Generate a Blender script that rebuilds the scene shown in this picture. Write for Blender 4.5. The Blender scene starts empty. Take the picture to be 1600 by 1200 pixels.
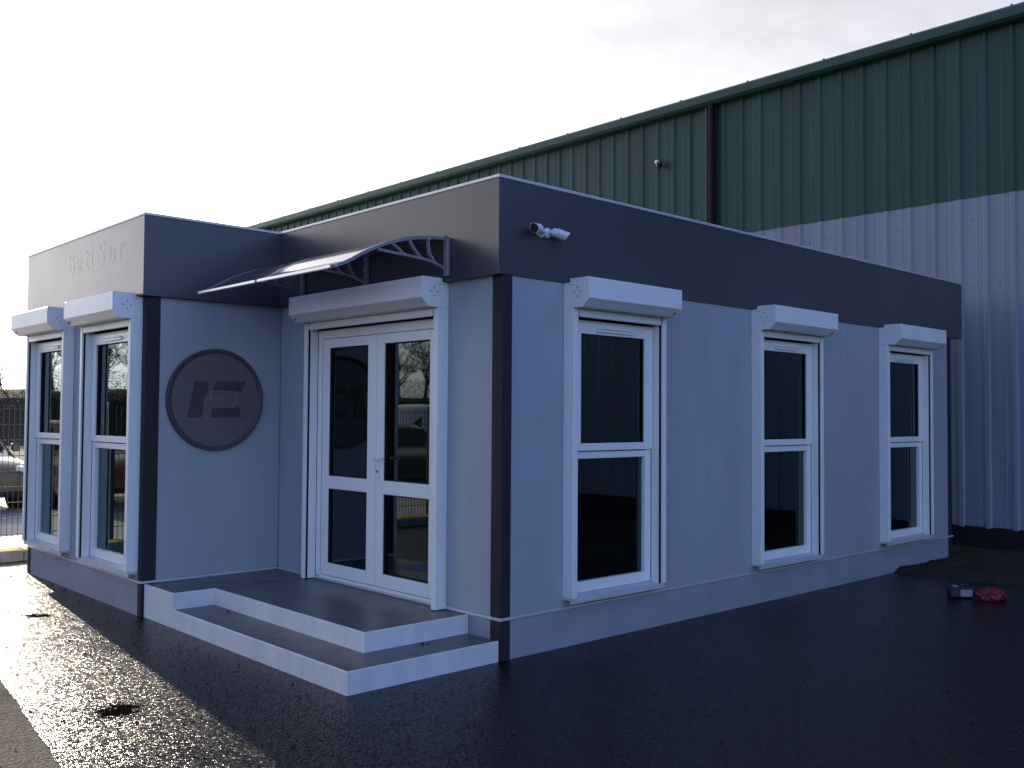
import bpy, bmesh, math, random
from mathutils import Vector, Matrix, noise as mnoise

C = bpy.context.scene.collection
scn = bpy.context.scene
R = random.Random(7)
SUN_EL, SUN_AZ = 16.0, 6.5          # degrees above the horizon, degrees from +Y towards +X

# ------------------------------------------------------------------ camera, sky, sun, exposure
cam = bpy.data.cameras.new('camera')
camo = bpy.data.objects.new('camera', cam)
C.objects.link(camo)
F = Vector((0.6798563, 0.7325917, 0.0332372)); RT = Vector((0.7328235, -0.6803839, 0.0068894)); UP = Vector((-0.0276612, -0.0196732, 0.9994237))
m = Matrix((RT, UP, -F)).transposed().to_4x4()
m.translation = (-4.419, -4.860, 1.655)
camo.matrix_world = m
cam.sensor_width = 36.0
cam.lens = 1511.6 / 1600 * 36
cam.clip_start = 0.05
cam.clip_end = 2000
scn.camera = camo

world = bpy.data.worlds.new('World')
scn.world = world
world.use_nodes = True
wn = world.node_tree.nodes; wl = world.node_tree.links
wn.clear()
sky = wn.new('ShaderNodeTexSky')
sky.sky_type = 'NISHITA'
sky.sun_disc = False
sky.sun_elevation = math.radians(SUN_EL)
sky.sun_rotation = math.radians(SUN_AZ)
sky.air_density = 1.3
sky.dust_density = 1.0
sky.ozone_density = 2.0
# thin bright cloud veil in the half of the sky round the sun, thinning out to clear blue opposite it
bw = wn.new('ShaderNodeRGBToBW')
wl.new(sky.outputs[0], bw.inputs[0])
tint = wn.new('ShaderNodeMix'); tint.data_type = 'RGBA'; tint.blend_type = 'MULTIPLY'; tint.inputs[0].default_value = 1.0
tint.inputs[7].default_value = (1.55, 1.50, 1.50, 1)
n2 = wn.new('ShaderNodeTexNoise'); n2.inputs['Scale'].default_value = 3.4; n2.inputs['Detail'].default_value = 10; n2.inputs['Roughness'].default_value = 0.6; n2.inputs['Distortion'].default_value = 0.4
r2 = wn.new('ShaderNodeMapRange'); r2.inputs['From Min'].default_value = 0.33; r2.inputs['From Max'].default_value = 0.67; r2.inputs['To Min'].default_value = 0.80; r2.inputs['To Max'].default_value = 1.14
wl.new(n2.outputs[0], r2.inputs[0])
pk = wn.new('ShaderNodeMath'); pk.operation = 'MULTIPLY'
wl.new(bw.outputs[0], pk.inputs[0]); wl.new(r2.outputs[0], pk.inputs[1]); wl.new(pk.outputs[0], tint.inputs[6])
tc = wn.new('ShaderNodeTexCoord')
mp = wn.new('ShaderNodeMapping'); mp.inputs['Scale'].default_value = (1.0, 1.0, 2.2)
nz = wn.new('ShaderNodeTexNoise'); nz.inputs['Scale'].default_value = 2.3; nz.inputs['Detail'].default_value = 9; nz.inputs['Roughness'].default_value = 0.58
wl.new(tc.outputs['Generated'], mp.inputs[0]); wl.new(mp.outputs[0], nz.inputs['Vector']); wl.new(mp.outputs[0], n2.inputs['Vector'])
dt = wn.new('ShaderNodeVectorMath'); dt.operation = 'DOT_PRODUCT'
dt.inputs[1].default_value = (math.sin(math.radians(SUN_AZ)), math.cos(math.radians(SUN_AZ)), 0.15)
wl.new(tc.outputs['Generated'], dt.inputs[0])
sm = wn.new('ShaderNodeMath'); sm.operation = 'MULTIPLY_ADD'; sm.inputs[1].default_value = 0.55
wl.new(nz.outputs[0], sm.inputs[0]); wl.new(dt.outputs['Value'], sm.inputs[2])
cr = wn.new('ShaderNodeMapRange'); cr.interpolation_type = 'SMOOTHSTEP'
cr.inputs['From Min'].default_value = 0.22; cr.inputs['From Max'].default_value = 0.88
cr.inputs['To Min'].default_value = 0.0; cr.inputs['To Max'].default_value = 0.92
wl.new(sm.outputs[0], cr.inputs[0])
mx = wn.new('ShaderNodeMix'); mx.data_type = 'RGBA'
clear = wn.new('ShaderNodeMix'); clear.data_type = 'RGBA'; clear.blend_type = 'MULTIPLY'; clear.inputs[0].default_value = 1.0
clear.inputs[7].default_value = (1.02, 1.03, 1.66, 1)
wl.new(sky.outputs[0], clear.inputs[6])
wl.new(cr.outputs[0], mx.inputs[0]); wl.new(clear.outputs[2], mx.inputs[6]); wl.new(tint.outputs[2], mx.inputs[7])
bgn = wn.new('ShaderNodeBackground'); bgn.inputs['Strength'].default_value = 0.095
wo = wn.new('ShaderNodeOutputWorld')
wl.new(mx.outputs[2], bgn.inputs[0]); wl.new(bgn.outputs[0], wo.inputs[0])

sund = bpy.data.lights.new('sun', 'SUN'); sund.energy = 5.0; sund.angle = math.radians(0.53); sund.color = (1.0, 0.87, 0.68)
suno = bpy.data.objects.new('sun', sund); C.objects.link(suno)
sv = Vector((math.cos(math.radians(SUN_EL)) * math.sin(math.radians(SUN_AZ)), math.cos(math.radians(SUN_EL)) * math.cos(math.radians(SUN_AZ)), math.sin(math.radians(SUN_EL))))
suno.rotation_euler = sv.to_track_quat('Z', 'Y').to_euler()
suno.location = (0, 30, 12)

vs = scn.view_settings
vs.view_transform = 'Standard'; vs.look = 'None'; vs.gamma = 1.0; vs.use_curve_mapping = False
vs.exposure = 1.16

# ------------------------------------------------------------------ materials
def mat(name, col, rough=0.6, spec=0.5, metal=0.0, var=0.0, vscale=4.0, vstretch=(1, 1, 1), bump=0.0, bscale=60.0, bdist=0.002, dirt=None, coat=0.0):
    M = bpy.data.materials.new(name); M.use_nodes = True
    n = M.node_tree.nodes; l = M.node_tree.links
    p = n['Principled BSDF']
    p.inputs['Base Color'].default_value = (*col, 1)
    p.inputs['Roughness'].default_value = rough
    p.inputs['Specular IOR Level'].default_value = spec
    p.inputs['Metallic'].default_value = metal
    p.inputs['Coat Weight'].default_value = coat
    t = n.new('ShaderNodeTexCoord')
    if var or dirt:
        mp = n.new('ShaderNodeMapping'); mp.inputs['Scale'].default_value = vstretch
        l.new(t.outputs['Object'], mp.inputs[0])
        a = n.new('ShaderNodeTexNoise'); a.inputs['Scale'].default_value = vscale; a.inputs['Detail'].default_value = 6; a.inputs['Roughness'].default_value = 0.65
        l.new(mp.outputs[0], a.inputs['Vector'])
        r = n.new('ShaderNodeMapRange'); r.inputs['From Min'].default_value = 0.3; r.inputs['From Max'].default_value = 0.7
        l.new(a.outputs[0], r.inputs[0])
        mi = n.new('ShaderNodeMix'); mi.data_type = 'RGBA'
        l.new(r.outputs[0], mi.inputs[0])
        d = dirt or tuple(c * (1 - var) for c in col)
        mi.inputs[6].default_value = (*d, 1)
        mi.inputs[7].default_value = (*[min(1, c * (1 + var * 0.5)) for c in col], 1)
        l.new(mi.outputs[2], p.inputs['Base Color'])
        r2 = n.new('ShaderNodeMapRange'); r2.inputs['To Min'].default_value = min(1, rough * 1.25); r2.inputs['To Max'].default_value = rough * 0.85
        l.new(a.outputs[0], r2.inputs[0]); l.new(r2.outputs[0], p.inputs['Roughness'])
    if bump:
        b = n.new('ShaderNodeTexNoise'); b.inputs['Scale'].default_value = bscale; b.inputs['Detail'].default_value = 4
        l.new(t.outputs['Object'], b.inputs['Vector'])
        bp = n.new('ShaderNodeBump'); bp.inputs['Strength'].default_value = bump; bp.inputs['Distance'].default_value = bdist
        l.new(b.outputs[0], bp.inputs['Height']); l.new(bp.outputs[0], p.inputs['Normal'])
    return M

M_wall = mat('wall_panel_grey', (0.355, 0.395, 0.43), 0.5, 0.4, var=0.12, vscale=1.4, vstretch=(1, 1, 0.35), bump=0.10, bscale=220, bdist=0.001)
M_plinth = mat('plinth_grey', (0.31, 0.325, 0.37), 0.55, 0.4, var=0.16, vscale=2.2, vstretch=(1, 1, 2.0), bump=0.12, bscale=160, bdist=0.001)
M_white = mat('white_pvc', (0.82, 0.85, 0.83), 0.32, 0.5, var=0.05, vscale=3)
M_whitebox = mat('white_aluminium', (0.81, 0.84, 0.82), 0.38, 0.5, var=0.06, vscale=2.5)
M_riser = mat('riser_board', (0.70, 0.71, 0.71), 0.45, 0.4, var=0.14, vscale=5, vstretch=(1, 1, 0.5), bump=0.06, bscale=40, bdist=0.002)
M_sill = mat('sill_metal', (0.55, 0.56, 0.57), 0.35, 0.5, var=0.15, vscale=6)
M_anth = mat('anthracite_sheet', (0.055, 0.055, 0.065), 0.30, 0.7, var=0.10, vscale=1.2, bump=0.05, bscale=3, bdist=0.004)
M_trim = mat('dark_trim', (0.028, 0.027, 0.030), 0.6, 0.25, var=0.15, vscale=3)
M_flash = mat('coping_metal', (0.62, 0.63, 0.65), 0.35, 0.5, metal=0.3, var=0.1, vscale=3)
M_tile = mat('deck_tile', (0.105, 0.094, 0.092), 0.33, 0.5, var=0.35, vscale=5, bump=0.15, bscale=90, bdist=0.001)
M_dark = mat('dark_gap', (0.012, 0.012, 0.014), 0.7, 0.3)
M_roof = mat('roof_membrane', (0.12, 0.12, 0.125), 0.8, 0.3, var=0.3, vscale=1)
M_inner = mat('interior_paint', (0.30, 0.29, 0.28), 0.7, 0.3, var=0.05)
M_inflr = mat('interior_floor', (0.12, 0.10, 0.085), 0.45, 0.4, var=0.2, vscale=3)
M_green = mat('green_cladding', (0.012, 0.055, 0.045), 0.45, 0.4, var=0.30, vscale=3.0, vstretch=(1, 1, 0.06), bump=0.05, bscale=8, bdist=0.004)
M_greengut = mat('green_gutter', (0.014, 0.062, 0.050), 0.42, 0.4, var=0.2, vscale=2)
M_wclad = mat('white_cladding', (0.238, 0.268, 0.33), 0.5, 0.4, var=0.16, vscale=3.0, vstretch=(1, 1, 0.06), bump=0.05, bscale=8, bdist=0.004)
M_conc = mat('concrete', (0.30, 0.28, 0.25), 0.85, 0.3, var=0.3, vscale=6, bump=0.3, bscale=80, bdist=0.004)
M_yellow = mat('yellow_paint', (0.62, 0.30, 0.012), 0.85, 0.1, var=0.35, vscale=7, dirt=(0.30, 0.20, 0.06))
M_disc = mat('sign_face', (0.125, 0.112, 0.118), 0.40, 0.5, var=0.1, vscale=4)
M_rim = mat('sign_rim', (0.055, 0.050, 0.055), 0.40, 0.5)
M_emb = mat('sign_emblem', (0.050, 0.042, 0.043), 0.40, 0.5)
M_embl = mat('sign_line', (0.20, 0.19, 0.19), 0.4, 0.5)
M_letter = mat('fascia_letter', (0.075, 0.075, 0.085), 0.30, 0.7)
M_canfr = mat('canopy_plastic', (0.24, 0.235, 0.26), 0.35, 0.5, var=0.1)
M_alu = mat('canopy_aluminium', (0.62, 0.62, 0.63), 0.3, 0.5, metal=0.6)
M_cam = mat('camera_white', (0.75, 0.76, 0.78), 0.35, 0.5)
M_lens = mat('camera_black', (0.01, 0.01, 0.012), 0.12, 0.5)
M_screw = mat('screw_grey', (0.16, 0.16, 0.17), 0.4, 0.5)
M_red = mat('red_plastic', (0.17, 0.012, 0.022), 0.45, 0.5, var=0.3, vscale=14)
M_blue = mat('blue_plastic', (0.010, 0.011, 0.028), 0.5, 0.5)
M_label = mat('white_label', (0.26, 0.26, 0.30), 0.6, 0.4, var=0.25, vscale=22)
M_wire = mat('fence_wire', (0.028, 0.035, 0.03), 0.5, 0.4)
M_bark = mat('bark', (0.085, 0.065, 0.048), 0.9, 0.2, var=0.3, vscale=6)
M_twig = mat('twig', (0.10, 0.078, 0.058), 0.9, 0.2, var=0.3, vscale=3)
M_shrub = mat('shrub_leaf', (0.055, 0.058, 0.028), 0.7, 0.3, var=0.5, vscale=2)
M_tyre = mat('tyre_rubber', (0.012, 0.012, 0.012), 0.8, 0.3)
M_rimm = mat('wheel_rim', (0.45, 0.45, 0.46), 0.3, 0.5, metal=0.7)
M_lamp = mat('lamp_glass', (0.65, 0.66, 0.68), 0.1, 0.6)
M_carglass = mat('car_glass', (0.010, 0.012, 0.014), 0.05, 0.6)
M_leaf = mat('dead_leaf', (0.045, 0.028, 0.018), 0.8, 0.3, var=0.4, vscale=30)
M_stone = mat('pebble', (0.045, 0.042, 0.040), 0.8, 0.3, var=0.3, vscale=20)
M_grass = mat('grass_blade', (0.045, 0.055, 0.022), 0.7, 0.3, var=0.4, vscale=5)
CAR = {k: mat('paint_' + k, c, 0.28, 0.5, coat=0.8) for k, c in dict(dark=(0.02, 0.022, 0.026), white=(0.72, 0.72, 0.71), silver=(0.35, 0.36, 0.37), red=(0.25, 0.02, 0.02)).items()}

def glass_mat(name, base, tint):
    M = bpy.data.materials.new(name); M.use_nodes = True
    n = M.node_tree.nodes; l = M.node_tree.links; n.clear()
    o = n.new('ShaderNodeOutputMaterial')
    tr = n.new('ShaderNodeBsdfTransparent'); tr.inputs[0].default_value = (*tint, 1)
    gl = n.new('ShaderNodeBsdfGlossy'); gl.inputs['Roughness'].default_value = 0.015; gl.inputs[0].default_value = (0.72, 0.88, 0.88, 1)
    fr = n.new('ShaderNodeFresnel'); fr.inputs[0].default_value = 1.5
    ma = n.new('ShaderNodeMath'); ma.operation = 'MULTIPLY_ADD'; ma.inputs[1].default_value = 1.3; ma.inputs[2].default_value = base; ma.use_clamp = True
    t = n.new('ShaderNodeTexCoord'); b = n.new('ShaderNodeTexNoise'); b.inputs['Scale'].default_value = 1.3
    bp = n.new('ShaderNodeBump'); bp.inputs['Strength'].default_value = 0.04; bp.inputs['Distance'].default_value = 0.01
    l.new(t.outputs['Object'], b.inputs['Vector']); l.new(b.outputs[0], bp.inputs['Height']); l.new(bp.outputs[0], gl.inputs['Normal'])
    mi = n.new('ShaderNodeMixShader')
    l.new(fr.outputs[0], ma.inputs[0]); l.new(ma.outputs[0], mi.inputs[0]); l.new(tr.outputs[0], mi.inputs[1]); l.new(gl.outputs[0], mi.inputs[2])
    l.new(mi.outputs[0], o.inputs[0])
    return M
M_glass = glass_mat('window_glass', 0.03, (0.30, 0.31, 0.31))

def poly_mat():
    M = bpy.data.materials.new('polycarbonate'); M.use_nodes = True
    n = M.node_tree.nodes; l = M.node_tree.links; n.clear()
    o = n.new('ShaderNodeOutputMaterial')
    tr = n.new('ShaderNodeBsdfTransparent'); tr.inputs[0].default_value = (0.96, 0.96, 0.97, 1)
    tl = n.new('ShaderNodeBsdfTranslucent'); tl.inputs[0].default_value = (0.5, 0.5, 0.5, 1)
    gl = n.new('ShaderNodeBsdfGlossy'); gl.inputs['Roughness'].default_value = 0.10
    fr = n.new('ShaderNodeFresnel'); fr.inputs[0].default_value = 1.42
    m1 = n.new('ShaderNodeMixShader'); m1.inputs[0].default_value = 0.10
    m2 = n.new('ShaderNodeMixShader')
    l.new(tr.outputs[0], m1.inputs[1]); l.new(tl.outputs[0], m1.inputs[2])
    l.new(fr.outputs[0], m2.inputs[0]); l.new(m1.outputs[0], m2.inputs[1]); l.new(gl.outputs[0], m2.inputs[2])
    l.new(m2.outputs[0], o.inputs[0])
    return M
M_poly = poly_mat()

def asphalt(name, lo, hi, r_lo, r_hi, gscale, gbump, spec=0.5, facet=0.0, spots=(), relief=1.0):
    M = bpy.data.materials.new(name); M.use_nodes = True
    n = M.node_tree.nodes; l = M.node_tree.links; p = n['Principled BSDF']
    t = n.new('ShaderNodeTexCoord')
    big = n.new('ShaderNodeTexNoise'); big.inputs['Scale'].default_value = 0.55; big.inputs['Detail'].default_value = 5
    mid = n.new('ShaderNodeTexNoise'); mid.inputs['Scale'].default_value = 9; mid.inputs['Detail'].default_value = 5
    vo = n.new('ShaderNodeTexVoronoi'); vo.inputs['Scale'].default_value = gscale
    fine = n.new('ShaderNodeTexNoise'); fine.inputs['Scale'].default_value = gscale * 0.8; fine.inputs['Detail'].default_value = 3
    for x in (big, mid, vo, fine): l.new(t.outputs['Object'], x.inputs['Vector'])
    # stone by stone colour
    hue = n.new('ShaderNodeMix'); hue.data_type = 'RGBA'
    hue.inputs[6].default_value = (*lo, 1); hue.inputs[7].default_value = (*hi, 1)
    sep = n.new('ShaderNodeSeparateColor'); l.new(vo.outputs['Color'], sep.inputs[0])
    ad = n.new('ShaderNodeMath'); ad.operation = 'MULTIPLY'
    l.new(sep.outputs[0], ad.inputs[0]); l.new(mid.outputs[0], ad.inputs[1])
    l.new(ad.outputs[0], hue.inputs[0]); l.new(hue.outputs[2], p.inputs['Base Color'])
    rr = n.new('ShaderNodeMapRange'); rr.inputs['From Min'].default_value = 0.35; rr.inputs['From Max'].default_value = 0.65
    rr.inputs['To Min'].default_value = r_lo; rr.inputs['To Max'].default_value = r_hi
    l.new(big.outputs[0], rr.inputs[0])
    ra = n.new('ShaderNodeMath'); ra.operation = 'MULTIPLY_ADD'; ra.inputs[1].default_value = 0.12; ra.use_clamp = True
    l.new(sep.outputs[1], ra.inputs[0]); l.new(rr.outputs[0], ra.inputs[2]); l.new(ra.outputs[0], p.inputs['Roughness'])
    b1 = n.new('ShaderNodeBump'); b1.inputs['Strength'].default_value = gbump; b1.inputs['Distance'].default_value = 0.004; b1.invert = True
    l.new(vo.outputs['Distance'], b1.inputs['Height'])
    b2 = n.new('ShaderNodeBump'); b2.inputs['Strength'].default_value = 0.25 * relief; b2.inputs['Distance'].default_value = 0.003
    l.new(fine.outputs[0], b2.inputs['Height']); l.new(b1.outputs[0], b2.inputs['Normal'])
    b3 = n.new('ShaderNodeBump'); b3.inputs['Strength'].default_value = 0.25 * relief; b3.inputs['Distance'].default_value = 0.02
    l.new(mid.outputs[0], b3.inputs['Height']); l.new(b2.outputs[0], b3.inputs['Normal'])
    out = b3.outputs[0]
    if facet:
        # every stone is a small wet facet tilted its own way
        su = n.new('ShaderNodeVectorMath'); su.operation = 'SUBTRACT'; su.inputs[1].default_value = (0.5, 0.5, 0.5)
        l.new(vo.outputs['Color'], su.inputs[0])
        mu = n.new('ShaderNodeVectorMath'); mu.operation = 'MULTIPLY'; mu.inputs[1].default_value = (facet, facet, 0)
        l.new(su.outputs[0], mu.inputs[0])
        av = n.new('ShaderNodeVectorMath'); av.operation = 'ADD'; l.new(out, av.inputs[0]); l.new(mu.outputs[0], av.inputs[1])
        nv = n.new('ShaderNodeVectorMath'); nv.operation = 'NORMALIZE'; l.new(av.outputs[0], nv.inputs[0]); out = nv.outputs[0]
    l.new(out, p.inputs['Normal'])
    p.inputs['Specular IOR Level'].default_value = spec
    if spots:
        # small noise-edged spots where the specular fades out
        acc = None
        wob = n.new('ShaderNodeTexNoise'); wob.inputs['Scale'].default_value = 22; wob.inputs['Detail'].default_value = 5; l.new(t.outputs['Object'], wob.inputs['Vector'])
        for (cx, cy, rx, ry) in spots:
            a1 = n.new('ShaderNodeVectorMath'); a1.operation = 'SUBTRACT'; a1.inputs[1].default_value = (cx, cy, 0.0); l.new(t.outputs['Object'], a1.inputs[0])
            # axes along and across the way down to the yard entrance
            c1 = n.new('ShaderNodeVectorRotate'); c1.rotation_type = 'Z_AXIS'; c1.inputs['Angle'].default_value = -0.75; l.new(a1.outputs[0], c1.inputs['Vector'])
            a2 = n.new('ShaderNodeVectorMath'); a2.operation = 'MULTIPLY'; a2.inputs[1].default_value = (1 / rx, 1 / ry, 0); l.new(c1.outputs[0], a2.inputs[0])
            a3 = n.new('ShaderNodeVectorMath'); a3.operation = 'LENGTH'; l.new(a2.outputs[0], a3.inputs[0])
            a4 = n.new('ShaderNodeMath'); a4.operation = 'MULTIPLY_ADD'; a4.inputs[1].default_value = 1.6; l.new(wob.outputs[0], a4.inputs[0]); l.new(a3.outputs['Value'], a4.inputs[2])
            a5 = n.new('ShaderNodeMapRange'); a5.inputs['From Min'].default_value = 1.35; a5.inputs['From Max'].default_value = 2.1; l.new(a4.outputs[0], a5.inputs[0])
            if acc is None: acc = a5.outputs[0]
            else:
                mm = n.new('ShaderNodeMath'); mm.operation = 'MINIMUM'; l.new(acc, mm.inputs[0]); l.new(a5.outputs[0], mm.inputs[1]); acc = mm.outputs[0]
        sp = n.new('ShaderNodeMath'); sp.operation = 'MULTIPLY'; sp.inputs[1].default_value = spec; l.new(acc, sp.inputs[0]); l.new(sp.outputs[0], p.inputs['Specular IOR Level'])
    return M
M_wet = asphalt('wet_asphalt', (0.0038, 0.0026, 0.0022), (0.0130, 0.0094, 0.0080), 0.11, 0.19, 125, 0.5, 0.19, facet=0.46, spots=((-2.318, 0.60, 0.20, 0.16), (-1.838, 3.57, 0.12, 0.16)), relief=0.18)
M_old = asphalt('dry_asphalt', (0.016, 0.015, 0.013), (0.095, 0.088, 0.076), 0.85, 0.95, 75, 1.0, 0.12)
M_road = mat('road_concrete', (0.42, 0.40, 0.36), 0.6, 0.4, var=0.25, vscale=1.5, bump=0.2, bscale=60, bdist=0.004)
M_earth = mat('earth', (0.040, 0.034, 0.022), 0.95, 0.2, var=0.6, vscale=7, bump=0.8, bscale=28, bdist=0.03)

# ------------------------------------------------------------------ mesh helpers
class MB:
    """collects shapes, links them as ONE mesh object"""
    def __init__(self): self.v = []; self.f = []
    def quads(self, vs, fs):
        o = len(self.v); self.v += [tuple(a) for a in vs]; self.f += [tuple(i + o for i in f) for f in fs]
    def box(self, x0, x1, y0, y1, z0, z1):
        self.quads([(x0, y0, z0), (x1, y0, z0), (x1, y1, z0), (x0, y1, z0), (x0, y0, z1), (x1, y0, z1), (x1, y1, z1), (x0, y1, z1)],
                   [(0, 3, 2, 1), (4, 5, 6, 7), (0, 1, 5, 4), (1, 2, 6, 5), (2, 3, 7, 6), (3, 0, 4, 7)])
    def tube(self, pts, rad, n=8, cap=True):
        pts = [Vector(p) for p in pts]; rings = []
        for i, p in enumerate(pts):
            t = (pts[min(i + 1, len(pts) - 1)] - pts[max(i - 1, 0)]).normalized()
            a = Vector((0, 0, 1)) if abs(t.z) < 0.9 else Vector((1, 0, 0))
            s = t.cross(a).normalized(); u = s.cross(t)
            r = rad[i] if isinstance(rad, (list, tuple)) else rad
            rings.append([p + (s * math.cos(2 * math.pi * k / n) + u * math.sin(2 * math.pi * k / n)) * r for k in range(n)])
        o = len(self.v)
        for ring in rings: self.v += [tuple(q) for q in ring]
        for i in range(len(rings) - 1):
            for k in range(n):
                a = o + i * n + k; b = o + i * n + (k + 1) % n
                self.f.append((a, b, b + n, a + n))
        if cap:
            self.f.append(tuple(o + k for k in range(n))[::-1]); e = o + (len(rings) - 1) * n
            self.f.append(tuple(e + k for k in range(n)))
    def prism(self, poly, fn, a, b):
        """poly of (p,q) extruded between a and b through fn(p,q,t)->xyz"""
        n = len(poly); vs = [fn(p, q, a) for p, q in poly] + [fn(p, q, b) for p, q in poly]
        self.quads(vs, [tuple(range(n))[::-1], tuple(range(n, 2 * n))] + [(i, (i + 1) % n, n + (i + 1) % n, n + i) for i in range(n)])
    def build(self, name, material, parent=None, bevel=0.0, smooth=False, mp=None, kind=None, label=None):
        me = bpy.data.meshes.new(name)
        vs = [mp(*a) for a in self.v] if mp else self.v
        me.from_pydata(vs, [], self.f)
        bm = bmesh.new(); bm.from_mesh(me)
        bmesh.ops.recalc_face_normals(bm, faces=bm.faces)
        if bevel:
            es = [e for e in bm.edges if len(e.link_faces) == 2 and e.calc_face_angle(0) > 0.5]
            bmesh.ops.bevel(bm, geom=es, offset=bevel, segments=1, affect='EDGES', clamp_overlap=True)
        if smooth:
            for f in bm.faces: f.smooth = True
            for e in bm.edges:
                if len(e.link_faces) == 2 and e.calc_face_angle(0) > 0.6: e.smooth = False
        bm.to_mesh(me); bm.free()
        me.materials.append(material)
        o = bpy.data.objects.new(name, me); C.objects.link(o)
        if parent is not None: o.parent = parent
        if kind: o['kind'] = kind
        if label: o['label'] = label
        return o

def thing(name, label, cat, group=None):
    o = bpy.data.objects.new(name, None); C.objects.link(o); o.empty_display_size = 0.2
    o['label'] = label; o['category'] = cat
    if group: o['group'] = group
    return o
def tag(o, label, cat, group=None):
    o['label'] = label; o['category'] = cat
    if group: o['group'] = group
    return o
def copy_tree(o, parent=None):
    c = o.copy(); C.objects.link(c)
    if parent is not None: c.parent = parent
    for ch in list(o.children): copy_tree(ch, c)
    return c
def structure(name, mb, material, **k):
    return mb.build(name, material, kind='structure', **k)

# ------------------------------------------------------------------ the setting: ground
g = MB(); g.quads([(-400, -400, 0), (400, -400, 0), (400, 400, 0), (-400, 400, 0)], [(0, 1, 2, 3)])
structure('ground', g, M_old)
# wet new apron round the cabin, ragged left edge
g = MB(); left = []
y = -16.0
while y < 6.84:
    xb = -2.84 + 0.125 * (y + 0.08) if y < 3 else -2.455 + (y - 3) * -0.9
    left.append((xb + R.uniform(-0.006, 0.006), y)); y += 0.12
right = [(8.6, a[1]) for a in left]
vs = []
for a, b in zip(left, right): vs += [(a[0], a[1], 0.004), (b[0], b[1], 0.004)]
g.quads(vs, [(2 * i, 2 * i + 1, 2 * i + 3, 2 * i + 2) for i in range(len(left) - 1)])
structure('pavement', g, M_wet)
g = MB(); g.quads([(-60, 7.40, 0.008), (60, 7.40, 0.008), (60, 30, 0.008), (-60, 30, 0.008)], [(0, 1, 2, 3)])
structure('road', g, M_road)
# earth bank at the far right end of the cabin
g = MB(); NX, NY = 60, 70; vs = []
for j in range(NY):
    for i in range(NX):
        x = 4.6 + (8.28 - 4.6) * i / (NX - 1); yy = -4.5 + (6.5 + 4.5) * j / (NY - 1)
        e = min((x - 5.72) * 0.9 + min(0, yy + 0.1) * -0.55, 0.8) if yy < 0 else (x - 5.75)
        e = (x - 5.55) - max(0, -yy - 0.7) * 0.55
        h = max(0, min(1, e / 0.30)); h = h * h * (3 - 2 * h)
        z = -0.03 + h * (0.075 + 0.03 * mnoise.noise((x * 2.1, yy * 2.1, 3)) + 0.02 * mnoise.noise((x * 7, yy * 7, 1)))
        vs.append((x, yy, z))
g.quads(vs, [(j * NX + i, j * NX + i + 1, (j + 1) * NX + i + 1, (j + 1) * NX + i) for j in range(NY - 1) for i in range(NX - 1)])
structure('earth', g, M_earth, smooth=True)
earth_v = [v for v in vs if v[2] > 0.03 and v[1] < 0.3]

# ------------------------------------------------------------------ office cabin
ZL, ZB, ZT = 0.277, 2.62, 3.279
XL, YN, YM, LP = 7.167, 2.985, 5.908, 1.235      # right end, side wall of the projecting block, rear, projection
cabin = thing('office_building', 'single storey pale grey modular office cabin with dark fascia and white shuttered windows', 'office cabin')
right_map = lambda u, d, z: (u, -d, z)                # facade facing -Y
door_map = lambda u, d, z: (-d, u, z)                 # facade facing -X
left_map = lambda u, d, z: (-LP - d, u, z)            # front of the projecting block
side_map = lambda u, d, z: (u, YN - d, z)             # side of the projecting block

def panel(u0, u1, mp, hole=None, z0=0.293, z1=ZB, name='wall_panel', m_=None, t=0.07):
    b = MB()
    if hole is None: b.box(u0, u1, -t, 0, z0, z1)
    else:
        h0, h1, hz0, hz1 = hole
        b.quads([(u0, 0, z0), (u1, 0, z0), (u1, 0, z1), (u0, 0, z1), (h0, 0, hz0), (h1, 0, hz0), (h1, 0, hz1), (h0, 0, hz1),
                 (u0, -t, z0), (u1, -t, z0), (u1, -t, z1), (u0, -t, z1), (h0, -t, hz0), (h1, -t, hz0), (h1, -t, hz1), (h0, -t, hz1)],
                [(0, 1, 5, 4), (1, 2, 6, 5), (2, 3, 7, 6), (3, 0, 4, 7), (8, 12, 13, 9), (9, 13, 14, 10), (10, 14, 15, 11), (11, 15, 12, 8),
                 (4, 5, 13, 12), (5, 6, 14, 13), (6, 7, 15, 14), (7, 4, 12, 15), (0, 8, 9, 1), (1, 9, 10, 2), (2, 10, 11, 3), (3, 11, 8, 0)])
    return b.build(name, m_ or M_wall, cabin, mp=mp)

WIN = [(0.595, 1.065), (2.995, 1.080), (5.385, 1.090)]
WINL = [(3.055, 1.165), (4.665, 1.12)]
def hole_of(u0, w): return (u0 + 0.05, u0 + w - 0.05, 0.365, 2.40)
J = 0.003
panel(0.086, 2.330, right_map, hole_of(*WIN[0]))
panel(2.330 + J, 4.726, right_map, hole_of(*WIN[1]))
panel(4.726 + J, XL - 0.09, right_map, hole_of(*WIN[2]))
panel(0.101, 2.983, door_map, (0.635, 2.365, 0.30, 2.40))
panel(-1.118, -0.003, side_map)
panel(3.052, 4.44, left_map, hole_of(*WINL[0]))
panel(4.44 + J, YM - 0.08, left_map, hole_of(*WINL[1]))
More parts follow.
